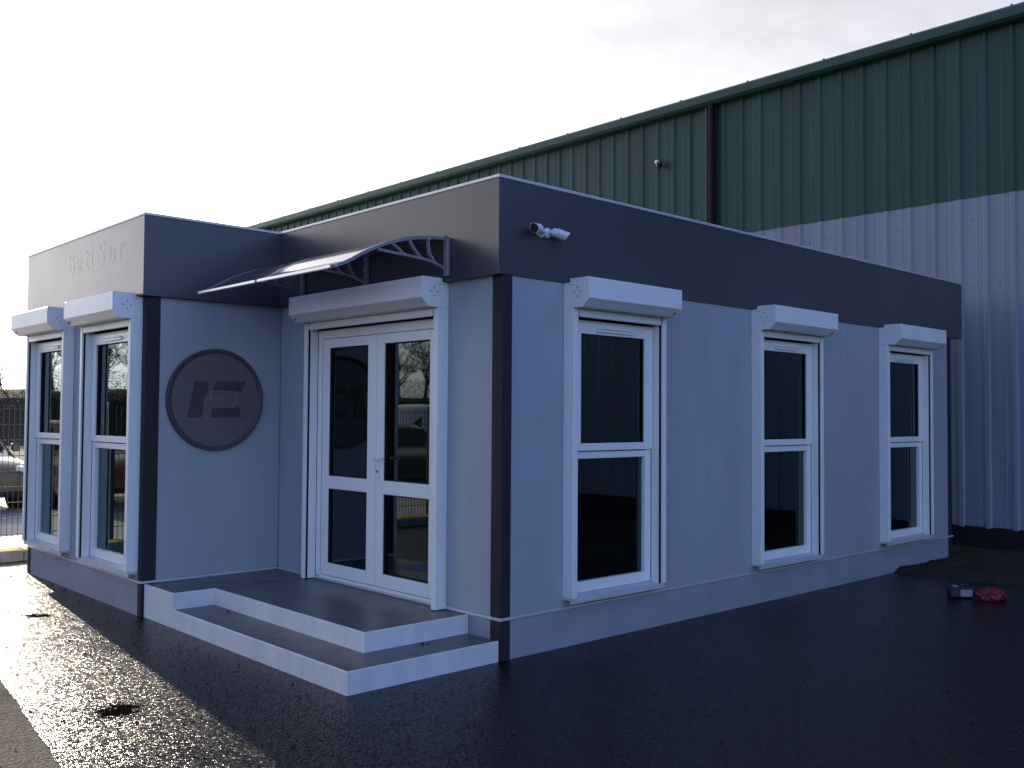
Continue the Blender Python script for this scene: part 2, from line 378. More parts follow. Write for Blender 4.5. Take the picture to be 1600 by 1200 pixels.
# rear and end walls, inner faces, floor, ceiling, roof
b = MB(); b.box(XL - 0.07, XL, 0.002, YM, 0.293, ZB); b.build('wall', M_wall, cabin)
b = MB(); b.box(-LP + 0.002, XL - 0.073, YM - 0.07, YM - 0.001, 0.293, ZB); b.build('wall', M_wall, cabin)
b = MB(); b.box(-1.16, 7.09, 3.06, 5.83, 0.2935, 0.30); b.box(0.075, 7.09, 0.075, 3.059, 0.2935, 0.30); b.build('floor', M_inflr, cabin)
b = MB(); b.box(-1.16, 7.09, 3.06, 5.83, 2.56, 2.60); b.box(0.075, 7.09, 0.075, 3.059, 2.56, 2.60); b.build('ceiling', M_inner, cabin)
b = MB(); b.box(2.40, 2.48, 0.08, 5.82, 0.301, 2.559); b.box(4.80, 4.88, 0.08, 5.82, 0.301, 2.559); b.box(0.08, 2.399, 3.4, 3.48, 0.301, 2.559); b.build('partition', M_inner, cabin)
b = MB(); b.box(-LP, XL + 0.1, 2.99, YM, 2.70, 3.18); b.box(0.03, XL + 0.1, 0.06, 2.989, 2.70, 3.18); b.build('roof', M_roof, cabin)
# plinth boards
pj = [0.086, 2.358, 3.976, XL]
for a, c in zip(pj[:-1], pj[1:]): panel(a, c - J, right_map, z0=-0.02, z1=0.270, name='plinth_board', m_=M_plinth)
panel(0.101, 2.98, door_map, z0=-0.02, z1=0.270, name='plinth_board', m_=M_plinth)
lj = [3.052, 5.035, 5.35, YM]
for a, c in zip(lj[:-1], lj[1:]): panel(a, c - J, left_map, z0=-0.02, z1=0.270, name='plinth_board', m_=M_plinth)
panel(-1.16, 0, side_map, z0=-0.02, z1=0.270, name='plinth_board', m_=M_plinth)
b = MB(); b.box(XL - 0.07, XL - 0.001, 0.074, YM, -0.02, 0.27); b.box(-LP + 0.075, XL - 0.072, YM - 0.07, YM - 0.002, -0.02, 0.27); b.build('plinth_board', M_plinth, cabin)
# thin drip flashing between plinth and wall
b = MB()
b.box(-0.012, XL + 0.035, -0.012, 0.07, 0.271, 0.291); b.build('drip_flashing', M_flash, cabin, bevel=0.003)
b = MB(); b.box(-0.012, 0.06, 0.071, 2.972, 0.271, 0.291); b.build('drip_flashing', M_flash, cabin, bevel=0.003)
b = MB(); b.box(-LP - 0.012, -LP + 0.06, 2.973, YM, 0.271, 0.291); b.box(-LP + 0.061, -0.013, 2.973, 3.04, 0.271, 0.291); b.build('drip_flashing', M_flash, cabin, bevel=0.003)
# dark corner trims (L shaped), above and below the flashing
def corner(poly):
    for z0, z1 in ((-0.02, 0.2705), (0.2915, ZB)):
        b = MB(); b.prism(poly, lambda p, q, t: (p, q, t), z0, z1); b.build('corner_trim', M_trim, cabin, bevel=0.003)
corner([(-0.006, -0.006), (0.0855, -0.006), (0.0855, 0.06), (0.06, 0.1005), (-0.006, 0.1005)])
corner([(-LP - 0.006, YN - 0.006), (-1.1185, YN - 0.006), (-1.1185, YN + 0.06), (-LP + 0.06, 3.0515), (-LP - 0.006, 3.0515)])
corner([(-LP - 0.006, YM + 0.004), (-LP - 0.006, YM - 0.0795), (-LP + 0.06, YM - 0.0795), (-LP + 0.06, YM + 0.004)])
corner([(XL + 0.004, -0.006), (XL - 0.0895, -0.006), (XL - 0.0895, 0.06), (XL + 0.004, 0.06)][::-1])
# fascia band: separate sheets with coping strips
FX, FY, FE = -0.051, -0.012, XL + 0.32
def fascia(b): return b.build('fascia', M_anth, cabin, bevel=0.002)
fold = lambda poly: (lambda b: (b.prism(poly, lambda p, q, t: (p, q, t), ZB + 0.001, ZT), fascia(b)))(MB())
fold([(FX, 2.936), (FX, FY), (FE, FY), (FE, 0.03), (0.0, 0.03), (0.0, 2.936)])
fold([(-LP - 0.051, YM + 0.052), (-LP - 0.051, 2.937), (0.0, 2.937), (0.0, 2.975), (-LP - 0.010, 2.975), (-LP - 0.010, YM + 0.052)])
b = MB(); b.box(FE - 0.04, FE, 0.0305, YM + 0.052, ZB + 0.001, ZT); b.box(-LP - 0.0095, FE - 0.041, YM + 0.002, YM + 0.051, ZB + 0.001, ZT); fascia(b)
b = MB(); b.box(0.05, FE - 0.045, 0.032, 0.30, ZB + 0.003, ZB + 0.02); b.build('soffit', M_anth, cabin)
def cop(x0, x1, y0, y1):
    b = MB(); b.box(x0, x1, y0, y1, ZT + 0.0005, ZT + 0.022); b.build('coping', M_flash, cabin, bevel=0.003)
xs = [FX - 0.006, 1.9, 3.9, 5.9, FE + 0.006]
for a, c in zip(xs[:-1], xs[1:]): cop(a, c - 0.003, FY - 0.006, 0.05)
cop(FX - 0.006, 0.04, 0.051, 2.93)
cop(-LP - 0.057, 0.04, 2.931, 3.0)
cop(-LP - 0.057, -LP + 0.03, 3.001, YM + 0.06)
cop(-LP + 0.031, FE + 0.006, YM, YM + 0.06)

# ------------------------------------------------------------------ windows and door with roller shutters
def disc(b, u, v, d0, d1, r, fn, n=8):
    b.prism([(u + r * math.cos(2 * math.pi * k / n), v + r * math.sin(2 * math.pi * k / n)) for k in range(n)], fn, d0, d1)
BOXP = [(0.0015, 2.436), (0.0015, 2.6185), (0.062, 2.6185), (0.062, 2.645), (0.25, 2.645), (0.25, 2.496), (0.185, 2.436)]
def shutter(root, mp, u0, w, plate_at, zr=0.362):
    # box, end plates and guide rails, all sub-parts of root
    b = MB(); b.prism(BOXP, lambda p, q, t: (t, p, q), u0 + 0.006, u0 + w - 0.006); b.build('shutter_box', M_whitebox, root, bevel=0.003, mp=mp)
    inset = [(p + (0.004 if p < 0.2 else 0.003), q) for p, q in BOXP]
    PL = [(0.0630, 2.434), (0.0630, 2.647), (0.252, 2.647), (0.252, 2.495), (0.186, 2.434)]
    for s in (0, 1):
        a = u0 if s == 0 else u0 + w - 0.0055
        b = MB(); b.prism(PL, lambda p, q, t: (t, p, q), a, a + 0.0055); b.build('end_plate', M_whitebox, root, bevel=0.0015, mp=mp)
    # lock plug at the lower front edge, screws on the plate that faces the camera
    ps = u0 - 0.003 if plate_at == 0 else u0 + w
    for du, dz in ((0.0, 0.032), (0.0, -0.032), (0.032, 0), (-0.032, 0)):
        b = MB(); disc(b, 0.135 + du, 2.545 + dz, ps, ps + 0.003, 0.0055, lambda p, q, t: (t, p, q), 6); b.build('screw', M_screw, root, mp=mp)
    for dd in (0.035, 0.065):
        b = MB(); disc(b, 0.02 + dd, 2.602, ps, ps + 0.003, 0.0045, lambda p, q, t: (t, p, q), 6); b.build('screw', M_screw, root, mp=mp)
    ul = u0 + w - 0.05 if plate_at == 0 else u0 + 0.05
    b = MB(); disc(b, ul, 0.218, 2.452, 2.47, 0.012, lambda p, q, t: (p, q, t), 8); b.build('lock_plug', M_screw, root, mp=mp)
    for s in (0, 1):
        a, c = (u0, u0 + 0.065) if s == 0 else (u0 + w - 0.065, u0 + w)
        oa, oc = (a, a + 0.052) if s == 0 else (c - 0.052, c)
        b = MB(); b.box(a, c, 0.001, 0.074, zr, 2.4335); b.box(oa, oc, 0.0745, 0.101, zr, 2.4335); b.box(*((a, a + 0.0055) if s == 0 else (c - 0.0055, c)), 0.001, 0.0612, 2.434, 2.6185); b.build('guide_rail', M_whitebox, root, bevel=0.0025, mp=mp)
        ga, gc = (a + 0.0525, a + 0.062) if s == 0 else (c - 0.062, c - 0.0525)
        b = MB(); b.box(ga, gc, 0.0745, 0.088, zr + 0.002, 2.43); b.build('groove_shade', M_dark, root, mp=mp)  # dark strip set in the guide groove, stands in for the shade inside it
    b = MB(); b.box(u0 + 0.066, u0 + w - 0.066, 0.072, 0.099, 2.376, 2.4335); b.build('shutter_head', M_whitebox, root, bevel=0.0025, mp=mp)
    b = MB(); b.box(u0 + 0.067, u0 + w - 0.067, 0.030, 0.045, 2.39, 2.433); b.build('shutter_lath', M_canfr, root, mp=mp)

def frame_ring(b, u0, u1, z0, z1, d0, d1, wl, wr, wb, wt):
    b.box(u0, u0 + wl, d0, d1, z0, z1); b.box(u1 - wr, u1, d0, d1, z0, z1)
    b.box(u0 + wl, u1 - wr, d0, d1, z0, z0 + wb); b.box(u0 + wl, u1 - wr, d0, d1, z1 - wt, z1)

def window(mp, u0, w, plate_at):
    ua, ub = u0 + 0.068, u0 + w - 0.068
    b = MB()
    b.box(ua, ua + 0.072, -0.065, 0.0, 0.372, 2.352); b.box(ub - 0.072, ub, -0.065, 0.0, 0.372, 2.352)
    b.box(ua + 0.072, ub - 0.072, -0.065, 0.0, 0.372, 0.449)
    b.box(ua + 0.072, ub - 0.072, -0.065, 0.0, 1.346, 1.397)
    b.box(ua + 0.072, ub - 0.072, -0.065, 0.0, 2.300, 2.352)
    root = b.build('window', M_white, cabin, bevel=0.003, mp=mp)
    b = MB(); frame_ring(b, ua + 0.004, ub - 0.004, 1.404, 2.3515, 0.002, 0.020, 0.097, 0.097, 0.055, 0.086)
    b.box(ua + 0.004, ub - 0.004, 0.002, 0.030, 2.3525, 2.362)
    b.build('sash', M_white, root, bevel=0.003, mp=mp)
    b = MB(); frame_ring(b, ua + 0.074, ub - 0.074, 1.399, 2.298, -0.03, 0.0015, 0.024, 0.024, 0.058, 0.034)
    b.build('glazing_seal', M_dark, root, mp=mp)
    b = MB(); b.box(ua + 0.075, ub - 0.075, -0.022, -0.016, 1.40, 2.297); b.build('pane', M_glass, root, mp=mp)
    b = MB(); b.box(ua + 0.0715, ub - 0.0715, -0.040, -0.034, 0.4495, 1.3455); b.build('pane', M_glass, root, mp=mp)
    uc = (ua + ub) / 2
    b = MB(); b.box(uc - 0.20, uc + 0.20, 0.0205, 0.036, 2.285, 2.318); b.box(uc - 0.19, uc + 0.19, 0.0365, 0.046, 2.307, 2.314); b.build('trickle_vent', M_white, root, bevel=0.002, mp=mp)
    b = MB(); b.prism([(-0.02, 0.330), (-0.02, 0.3705), (0.0, 0.3705), (0.085, 0.3605), (0.085, 0.322), (0.078, 0.322), (0.078, 0.345), (0.002, 0.345), (0.002, 0.318)], lambda p, q, t: (t, p, q), u0 + 0.002, u0 + w - 0.002)
    b.build('sill', M_sill, root, mp=mp)
    shutter(root, mp, u0, w, plate_at)
    return root
for u, w in WIN: window(right_map, u, w, 0)
for u, w in WINL: window(left_map, u, w, 0)

# double door
DU0, DU1 = 0.580, 2.415
ZP = 0.268
b = MB(); b.box(0.648, 0.712, -0.065, 0.0, ZP + 0.012, 2.372); b.box(2.283, 2.347, -0.065, 0.0, ZP + 0.012, 2.372); b.box(0.712, 2.283, -0.065, 0.0, 2.300, 2.372); b.box(0.712, 2.283, -0.065, 0.004, ZP + 0.012, 0.312)
dframe = b.build('door_frame', M_white, cabin, bevel=0.003, mp=door_map)
shutter(dframe, door_map, DU0, DU1 - DU0, 0, zr=ZP + 0.003)
def leaf(u0, u1, lw, rw, label):
    b = MB(); z0, z1 = 0.318, 2.294
    b.box(u0, u0 + lw, -0.055, 0.012, z0, z1); b.box(u1 - rw, u1, -0.055, 0.012, z0, z1)
    for a, c in ((z0, 0.421), (1.040, 1.146), (2.218, z1)): b.box(u0 + lw, u1 - rw, -0.055, 0.012, a, c)
    o = b.build('door', M_white, cabin, bevel=0.003, mp=door_map, label=label)
    for a, c in ((0.421, 1.040), (1.146, 2.218)):
        b = MB(); frame_ring(b, u0 + lw, u1 - rw, a, c, -0.03, 0.003, 0.008, 0.008, 0.008, 0.008); b.build('glazing_seal', M_dark, o, mp=door_map)
        b = MB(); b.box(u0 + lw + 0.001, u1 - rw - 0.001, -0.022, -0.016, a + 0.001, c - 0.001); b.build('pane', M_glass, o, mp=door_map)
    return o
leaf(1.4635, 2.250, 0.119, 0.100, 'left leaf without a handle')
dr = leaf(0.700, 1.4575, 0.082, 0.100, 'right leaf with white lever handle')
b = MB(); b.box(1.405, 1.445, 0.0125, 0.020, 1.16, 1.37); b.build('handle_plate', M_white, dr, bevel=0.003, mp=door_map)
b = MB(); b.tube([door_map(1.425, 0.018, 1.318), door_map(1.425, 0.062, 1.318), door_map(1.415, 0.070, 1.318), door_map(1.30, 0.070, 1.318)], 0.010, 8); b.build('handle', M_whitebox, dr, smooth=True)
b = MB(); disc(b, 1.425, 1.215, 0.0203, 0.026, 0.011, lambda p, q, t: (p, t, q), 10); b.build('key_cylinder', M_screw, dr, mp=door_map)
# fascia joint screws and a faint lettering on the projecting block
yl = 4.74
for ch, adv in (('B', .24), ('a', .21), ('t', .14), ('i', .20), ('S', .24), ('u', .23), ('r', .16)):
    tx = bpy.data.curves.new('letter', 'FONT'); tx.body = ch; tx.size = 0.32; tx.extrude = 0.0004
    to = bpy.data.objects.new('letter', tx); C.objects.link(to)
    tme = bpy.data.meshes.new_from_object(to.evaluated_get(bpy.context.evaluated_depsgraph_get())); bpy.data.objects.remove(to)
    tme.materials.clear(); tme.materials.append(M_letter)
    to = bpy.data.objects.new('letter', tme); C.objects.link(to); to.parent = cabin
    to.matrix_world = Matrix(((0, 0, -1, -LP - 0.0516), (-1, 0, 0, yl), (0, 1, 0, 2.965), (0, 0, 0, 1)))
    yl -= adv

# ------------------------------------------------------------------ entrance steps
st = thing('entrance_steps', 'white edged two level entrance platform with dark tiled treads below the glass double door', 'steps')
T = 0.018; SX, UX, UY, YS, YE = 1.2155, 0.8735, 0.330, 2.4256, 2.972
ZS = 0.1428
def riser(x0, x1, y0, y1, z0, z1):
    b = MB(); b.box(x0, x1, y0, y1, z0, z1); return b.build('riser', M_riser, st, bevel=0.003)
riser(-SX, -SX + T, 0.0, YS - 0.001, -0.01, ZS)
riser(-SX - 0.001, -SX + T, YS, YE, -0.01, ZP)
riser(-SX + T + 0.001, -0.014, 0.0, T, -0.01, ZS)
riser(-UX, -UX + T, UY, YS - 0.001, ZS - 0.05, ZP)
riser(-UX + T + 0.001, -0.002, UY, UY + T, ZS - 0.05, ZP)
riser(-SX + T + 0.001, -UX + T, YS, YS + T, ZS - 0.05, ZP)
def tiles(x0, x1, y0, y1, zt, nx, ny):
    for i in range(nx):
        for j in range(ny):
            a, c = x0 + (x1 - x0) * i / nx, x0 + (x1 - x0) * (i + 1) / nx
            e, f = y0 + (y1 - y0) * j / ny, y0 + (y1 - y0) * (j + 1) / ny
            b = MB(); h = zt + R.uniform(-0.0012, 0.0006); b.box(a + 0.0012, c - 0.0012, e + 0.0012, f - 0.0012, zt - 0.02, h); b.build('tile', M_tile, st)
tiles(-UX + T, -0.013, UY + T, YS, ZP - 0.003, 2, 5)
tiles(-SX + T, -0.013, YS + T, YE - 0.001, ZP - 0.003, 3, 1)
tiles(-SX + T, -UX, T, YS, ZS - 0.003, 1, 6)
tiles(-UX, -0.013, T, UY, ZS - 0.003, 2, 1)
b = MB(); b.box(-SX + T + 0.002, -0.015, T + 0.002, YE - 0.002, 0.0, ZS - 0.026); b.box(-UX + T + 0.002, -0.015, UY + T + 0.002, YE - 0.003, ZS - 0.0255, ZP - 0.027); b.build('core', M_dark, st)
# debris on the lower tread
for x, y, s in ((-0.93, 2.08, 0.011), (-0.45, 0.27, 0.012), (-0.42, 0.25, 0.008)):
    b = MB(); vs = []
    bmx = bmesh.new(); bmesh.ops.create_icosphere(bmx, subdivisions=1, radius=s)
    for v in bmx.verts: v.co = v.co * R.uniform(0.75, 1.2); v.co.z *= 0.6; v.co += Vector((x, y, ZS - 0.002 + s * 0.5))
    b.quads([v.co[:] for v in bmx.verts], [[q.index for q in f.verts] for f in bmx.faces]); bmx.free()
    lab = {2.08: 'small dark clod on the lower step beside the upper riser', 0.27: 'small dark clod on the lower step right of the platform, the larger of two', 0.25: 'tiny dark clod on the lower step right of the platform, the smaller of two'}[y]
    tag(b.build('dirt_clod', M_earth), lab, 'clod', 'clods on the steps')

# ------------------------------------------------------------------ canopy over the door
can = thing('door_canopy', 'curved clear door canopy on scrolled grey brackets fixed to the dark fascia', 'canopy')
ARC = [(0.052, 2.923), (0.18, 2.918), (0.30, 2.903), (0.40, 2.886), (0.496, 2.859), (0.59, 2.828), (0.671, 2.794), (0.745, 2.760), (0.811, 2.724), (0.88, 2.683), (0.934, 2.655), (1.01, 2.625)]
CH = [(0.066, 2.690), (0.12, 2.722), (0.187, 2.742), (0.25, 2.753), (0.313, 2.759), (0.45, 2.767), (0.56, 2.771), (0.665, 2.777)]
def ribbon(b, pts, y0, y1, t):
    n = len(pts)
    vs = []
    for i, (p, q) in enumerate(pts):
        a = pts[max(0, i - 1)]; c = pts[min(n - 1, i + 1)]
        dx, dz = c[0] - a[0], c[1] - a[1]; L = math.hypot(dx, dz); nx, nz = -dz / L * t / 2, dx / L * t / 2
        vs += [(-(p + nx), y0, q + nz), (-(p - nx), y0, q - nz), (-(p + nx), y1, q + nz), (-(p - nx), y1, q - nz)]
    fs = [(0, 1, 3, 2), (4 * n - 4, 4 * n - 2, 4 * n - 1, 4 * n - 3)]
    for i in range(n - 1):
        o = 4 * i
        fs += [(o, o + 4, o + 5, o + 1), (o + 2, o + 3, o + 7, o + 6), (o, o + 2, o + 6, o + 4), (o + 1, o + 5, o + 7, o + 3)]
    b.quads(vs, fs)
for yb in (0.530, 1.541, 2.508):
    b = MB(); w0, w1 = yb - 0.014, yb + 0.014
    ribbon(b, ARC, w0, w1, 0.022); ribbon(b, CH, w0 + 0.002, w1 - 0.002, 0.016)
    ribbon(b, [(0.236, 2.908), (0.237, 2.86), (0.228, 2.812), (0.205, 2.772), (0.170, 2.735)], w0 + 0.003, w1 - 0.003, 0.017)
    ribbon(b, [(0.405, 2.880), (0.385, 2.845), (0.345, 2.80), (0.297, 2.757)], w0 + 0.003, w1 - 0.003, 0.017)
    ribbon(b, [(0.560, 2.835), (0.53, 2.822), (0.49, 2.80), (0.45, 2.768)], w0 + 0.003, w1 - 0.003, 0.015)
    br = b.build('bracket', M_canfr, can, smooth=True)
    b = MB(); b.box(-0.078, -0.0515, yb - 0.024, yb + 0.024, 2.655, 2.925); b.build('wall_plate', M_canfr, br, bevel=0.004)
    for z in (2.685, 2.80, 2.895):
        b = MB(); disc(b, yb, z, -0.084, -0.0785, 0.009, lambda p, q, t: (t, p, q), 8); b.build('bolt', M_alu, br)
    for p, q in ((0.236, 2.90), (0.205, 2.772), (0.297, 2.757), (0.45, 2.768), (1.0, 2.629)):
        b = MB(); disc(b, -p, q, w0 - 0.004, w0 - 0.0005, 0.008, lambda p_, q_, t: (p_, t, q_), 8); b.build('bolt', M_alu, br)
for y0, y1 in ((0.545, 1.526), (1.556, 2.493)):
    b = MB(); ribbon(b, [(p, q + 0.006) for p, q in ARC], y0 + 0.001, y1 - 0.001, 0.005); b.build('canopy_sheet', M_poly, can, smooth=True)
    b = MB(); b.box(-1.028, -1.004, y0 + 0.001, y1 - 0.001, 2.611, 2.634); b.build('front_rail', M_alu, can, bevel=0.004)
    b = MB(); b.box(-0.075, -0.0515, y0 + 0.012, y1 - 0.012, 2.93, 2.955); b.build('rear_rail', M_canfr, can, bevel=0.004)

# ------------------------------------------------------------------ round emblem sign on the side wall
sg = thing('round_sign', 'dark grey round sign with slanted emblem on the wall left of the door', 'sign')
SC = (-0.628, 1.779); SR = 0.437
side = lambda p, q, t: (p, YN - t, q)
b = MB(); disc(b, SC[0], SC[1], 0.001, 0.028, SR - 0.0365, side, 72); b.build('disc', M_disc, sg, smooth=True)
b = MB(); n = 72; vs = []
for r, d in ((SR - 0.036, 0.001), (SR - 0.036, 0.036), (SR - 0.030, 0.040), (SR - 0.004, 0.040), (SR, 0.036), (SR, 0.001)):
    vs += [side(SC[0] + r * math.cos(2 * math.pi * k / n), SC[1] + r * math.sin(2 * math.pi * k / n), d) for k in range(n)]
b.quads(vs, [(i * n + k, i * n + (k + 1) % n, ((i + 1) % 6) * n + (k + 1) % n, ((i + 1) % 6) * n + k) for i in range(6) for k in range(n)])
b.build('rim', M_rim, sg, smooth=True)
SH = lambda pts: [(p * 0.99 - 0.006, q) for p, q in pts]
for pl in ([(-0.823, 1.933), (-0.705, 1.934), (-0.713, 1.843), (-0.752, 1.775), (-0.746, 1.697), (-0.763, 1.628), (-0.888, 1.627)],
           [(-0.623, 1.939), (-0.349, 1.942), (-0.405, 1.85), (-0.434, 1.862), (-0.667, 1.862)],
           [(-0.664, 1.704), (-0.45, 1.706), (-0.422, 1.742), (-0.396, 1.628), (-0.681, 1.628)]):
    b = MB(); b.prism(SH(pl), side, 0.0285, 0.034); b.build('emblem', M_emb, sg)
b = MB()
path = [(-0.748, 1.774), (-0.690, 1.776), (-0.676, 1.851), (-0.56, 1.852), (-0.487, 1.850), (-0.452, 1.835), (-0.432, 1.800), (-0.440, 1.762), (-0.465, 1.732), (-0.500, 1.722), (-0.665, 1.716)]
for a, c in zip(path[:-1], path[1:]):
    b.tube([side(*SH([a])[0], 0.0295), side(*SH([c])[0], 0.0295)], 0.005, 6)
b.tube([side(*SH([(-0.69, 1.776)])[0], 0.0295), side(*SH([(-0.515, 1.779)])[0], 0.0295)], 0.005, 6)
b.build('emblem_line', M_embl, sg)

# ------------------------------------------------------------------ twin bullet cameras on the fascia
def bullet(name, base, head, tail, label):
    t = thing(name, label, 'camera', 'cameras on the dark fascia')
    base, head, tail = Vector(base), Vector(head), Vector(tail)
    a = (head - tail).normalized()
    b = MB(); b.tube([base, base + Vector((0, -0.018, 0)), base + Vector((0, -0.03, 0))], [0.036, 0.036, 0.022], 14); b.build('mount', M_cam, t, smooth=True)
    b = MB(); b.tube([base + Vector((0, -0.028, 0)), base + Vector((0, -0.05, 0.0)), tail + a * 0.012], [0.013, 0.016, 0.011], 10); b.build('arm', M_cam, t, smooth=True)
    b = MB(); b.tube([tail, tail + a * 0.008, head - a * 0.006, head], [0.024, 0.031, 0.033, 0.031], 16); b.build('housing', M_cam, t, smooth=True)
    b = MB(); b.tube([head + a * 0.0005, head + a * 0.006], [0.0295, 0.0285], 16); b.build('lens', M_lens, t, smooth=True)
    # sun hood: upper half shell reaching past the lens
    b = MB(); s = a.cross(Vector((0, 0, 1))).normalized(); u = s.cross(a); vs = []; N = 9
    for rr in (0.0345, 0.037):
        for L in (0, 1):
            for k in range(N):
                an = math.pi * (k / (N - 1)) * 1.16 - 0.08 * math.pi
                e = 0.030 * math.sin(max(0, min(math.pi, an))) if L else 0
                p = (tail + a * 0.03 if L == 0 else head + a * e) + s * math.cos(an) * rr + u * math.sin(an) * rr
                vs.append(p)
    fs = []
    for k in range(N - 1):
        fs += [(k, k + 1, N + k + 1, N + k), (2 * N + k, 3 * N + k, 3 * N + k + 1, 2 * N + k + 1), (N + k, N + k + 1, 3 * N + k + 1, 3 * N + k), (k, 2 * N + k, 2 * N + k + 1, k + 1)]
    fs += [(0, N, 3 * N, 2 * N), (N - 1, 3 * N - 1, 4 * N - 1, 2 * N - 1)]
    b.quads(vs, fs); b.build('hood', M_cam, t, smooth=True)
    return t
bullet('security_camera', (0.335, FY, 2.950), (0.195, -0.105, 2.950), (0.285, -0.070, 2.962), 'white bullet camera on the dark fascia turned left towards the entrance')
bullet('security_camera', (0.400, FY, 2.955), (0.520, -0.085, 2.938), (0.415, -0.060, 2.960), 'white bullet camera on the dark fascia turned right along the window wall')

# ------------------------------------------------------------------ warehouse
wh = thing('warehouse', 'tall warehouse clad in green ribbed sheet over white ribbed sheet behind the cabin', 'warehouse')
WX, PITCH = 8.3, 0.3292
YPH = 0.6625
def sheet_profile(y0, n):
    # profile along -Y..: list of (y, depth)
    pts = []
    for k in range(n):
        c = y0 + (k + 0.5) * PITCH
        pts += [(c - PITCH / 2, 0.0), (c - 0.044, 0.0), (c - 0.022, 0.026), (c + 0.022, 0.026), (c + 0.044, 0.0), (c + 0.100, 0.0), (c + 0.106, 0.004), (c + 0.122, 0.004), (c + 0.128, 0.0)]
    pts.append((y0 + n * PITCH - 0.002, 0.0))
    return pts
def sheet(y0, n, z0, z1, m_, off):
    pr = sheet_profile(y0, n); b = MB(); vs = []
    for y, d in pr: vs += [(WX - off - d, y, z0), (WX - off - d, y, z1), (WX - off - d + 0.004, y, z0), (WX - off - d + 0.004, y, z1)]
    fs = []
    for i in range(len(pr) - 1):
        o = 4 * i
        fs += [(o, o + 4, o + 5, o + 1), (o + 2, o + 3, o + 7, o + 6), (o, o + 2, o + 6, o + 4), (o + 1, o + 5, o + 7, o + 3)]
    fs += [(0, 1, 3, 2), (len(vs) - 4, len(vs) - 2, len(vs) - 1, len(vs) - 3)]
    b.quads(vs, fs)
    return b.build('cladding_sheet', m_, wh)
SHW = PITCH * 3
y0 = YPH - PITCH / 2
k0, k1 = -28, 28
protos = {}
for key, z0, z1, m_, off in (('green', 4.50, 6.66, M_green, 0.016), ('white', 0.285, 4.55, M_wclad, 0.006)):
    for k in range(k0, k1):
        ys = y0 + k * SHW
        if key == 'white' and ys > 7: continue
        if abs(ys - (4.05 - 0.10)) < 0.0: continue
        if key not in protos: protos[key] = sheet(0, 3, z0, z1, m_, off); o = protos[key]
        else: o = protos[key].copy(); C.objects.link(o)
        o.location = (0, ys, 0)
# dark strip over the sheets as the shade of a recessed joint; flange, downpipe
b = MB(); b.box(WX - 0.075, WX - 0.055, 4.055, 4.215, 0.3, 6.6); b.build('recess_shade', M_dark, wh)
b = MB(); b.box(WX - 0.10, WX - 0.054, 4.216, 4.262, 0.3, 6.6); b.build('joint_flange', M_green, wh, bevel=0.003)
b = MB(); b.tube([(WX - 0.12, 4.13, 0.2), (WX - 0.12, 4.13, 6.6)], 0.042, 12); b.tube([(WX - 0.12, 4.13, 5.60), (WX - 0.12, 4.13, 5.66)], 0.05, 12); b.build('downpipe', M_dark, wh, smooth=True)
# gutter along the eaves
prof = [(0.02, 6.60), (-0.16, 6.605), (-0.205, 6.64), (-0.215, 6.70), (-0.205, 6.755), (-0.16, 6.79), (0.10, 6.80), (0.10, 6.60)]
yy = -26.0
while yy < 27:
    b = MB(); b.prism(prof, lambda p, q, t: (WX + p, t, q), yy, min(27, yy + 4.0) - 0.004); b.build('gutter', M_greengut, wh, smooth=True); yy += 4.0
yy = -8.0
b = MB()
while yy < 24:
    b.box(WX - 0.17, WX - 0.13, yy - 0.010, yy + 0.010, 6.785, 6.803); yy += 1.27
b.build('gutter_clip', M_greengut, wh, kind='stuff')
b = MB(); b.box(WX + 0.101, WX + 20, -26, 27, 6.55, 6.78); b.build('roof', M_roof, wh)
b = MB(); b.box(WX + 0.01, WX + 20, -26, 27, -0.1, 6.54); b.build('wall', M_wclad, wh)
b = MB(); b.box(WX - 0.02, WX + 0.009, -26, 27, -0.1, 0.30); b.build('plinth', M_dark, wh)
# screw heads on the white sheets
b = MB()
for z in (1.2, 2.3, 3.35, 4.22):
    yy = y0 - 6 * SHW + PITCH / 2
    while yy < y0 + 4 * SHW:
        b.box(WX - 0.0145, WX - 0.0065, yy - 0.16 - 0.007, yy - 0.16 + 0.007, z - 0.007, z + 0.007); yy += PITCH
b.build('sheet_screw', M_screw, wh, kind='stuff')
# small lamp on the green cladding
lp = thing('wall_lamp', 'tiny round lamp fixed on the green warehouse cladding above the cabin roof', 'lamp')
b = MB(); b.tube([(WX - 0.016, 5.15, 5.85), (WX - 0.10, 5.15, 5.85)], [0.045, 0.03], 12); b.build('mount', M_screw, lp, smooth=True)
b = MB(); b.tube([(WX - 0.09, 5.15, 5.89), (WX - 0.12, 5.16, 5.85), (WX - 0.13, 5.17, 5.79)], [0.05, 0.062, 0.03], 14); b.build('housing', M_lens, lp, smooth=True)
b = MB(); b.tube([(WX - 0.10, 5.20, 5.90), (WX - 0.15, 5.21, 5.89)], [0.035, 0.030], 12); b.build('lens', M_cam, lp, smooth=True)

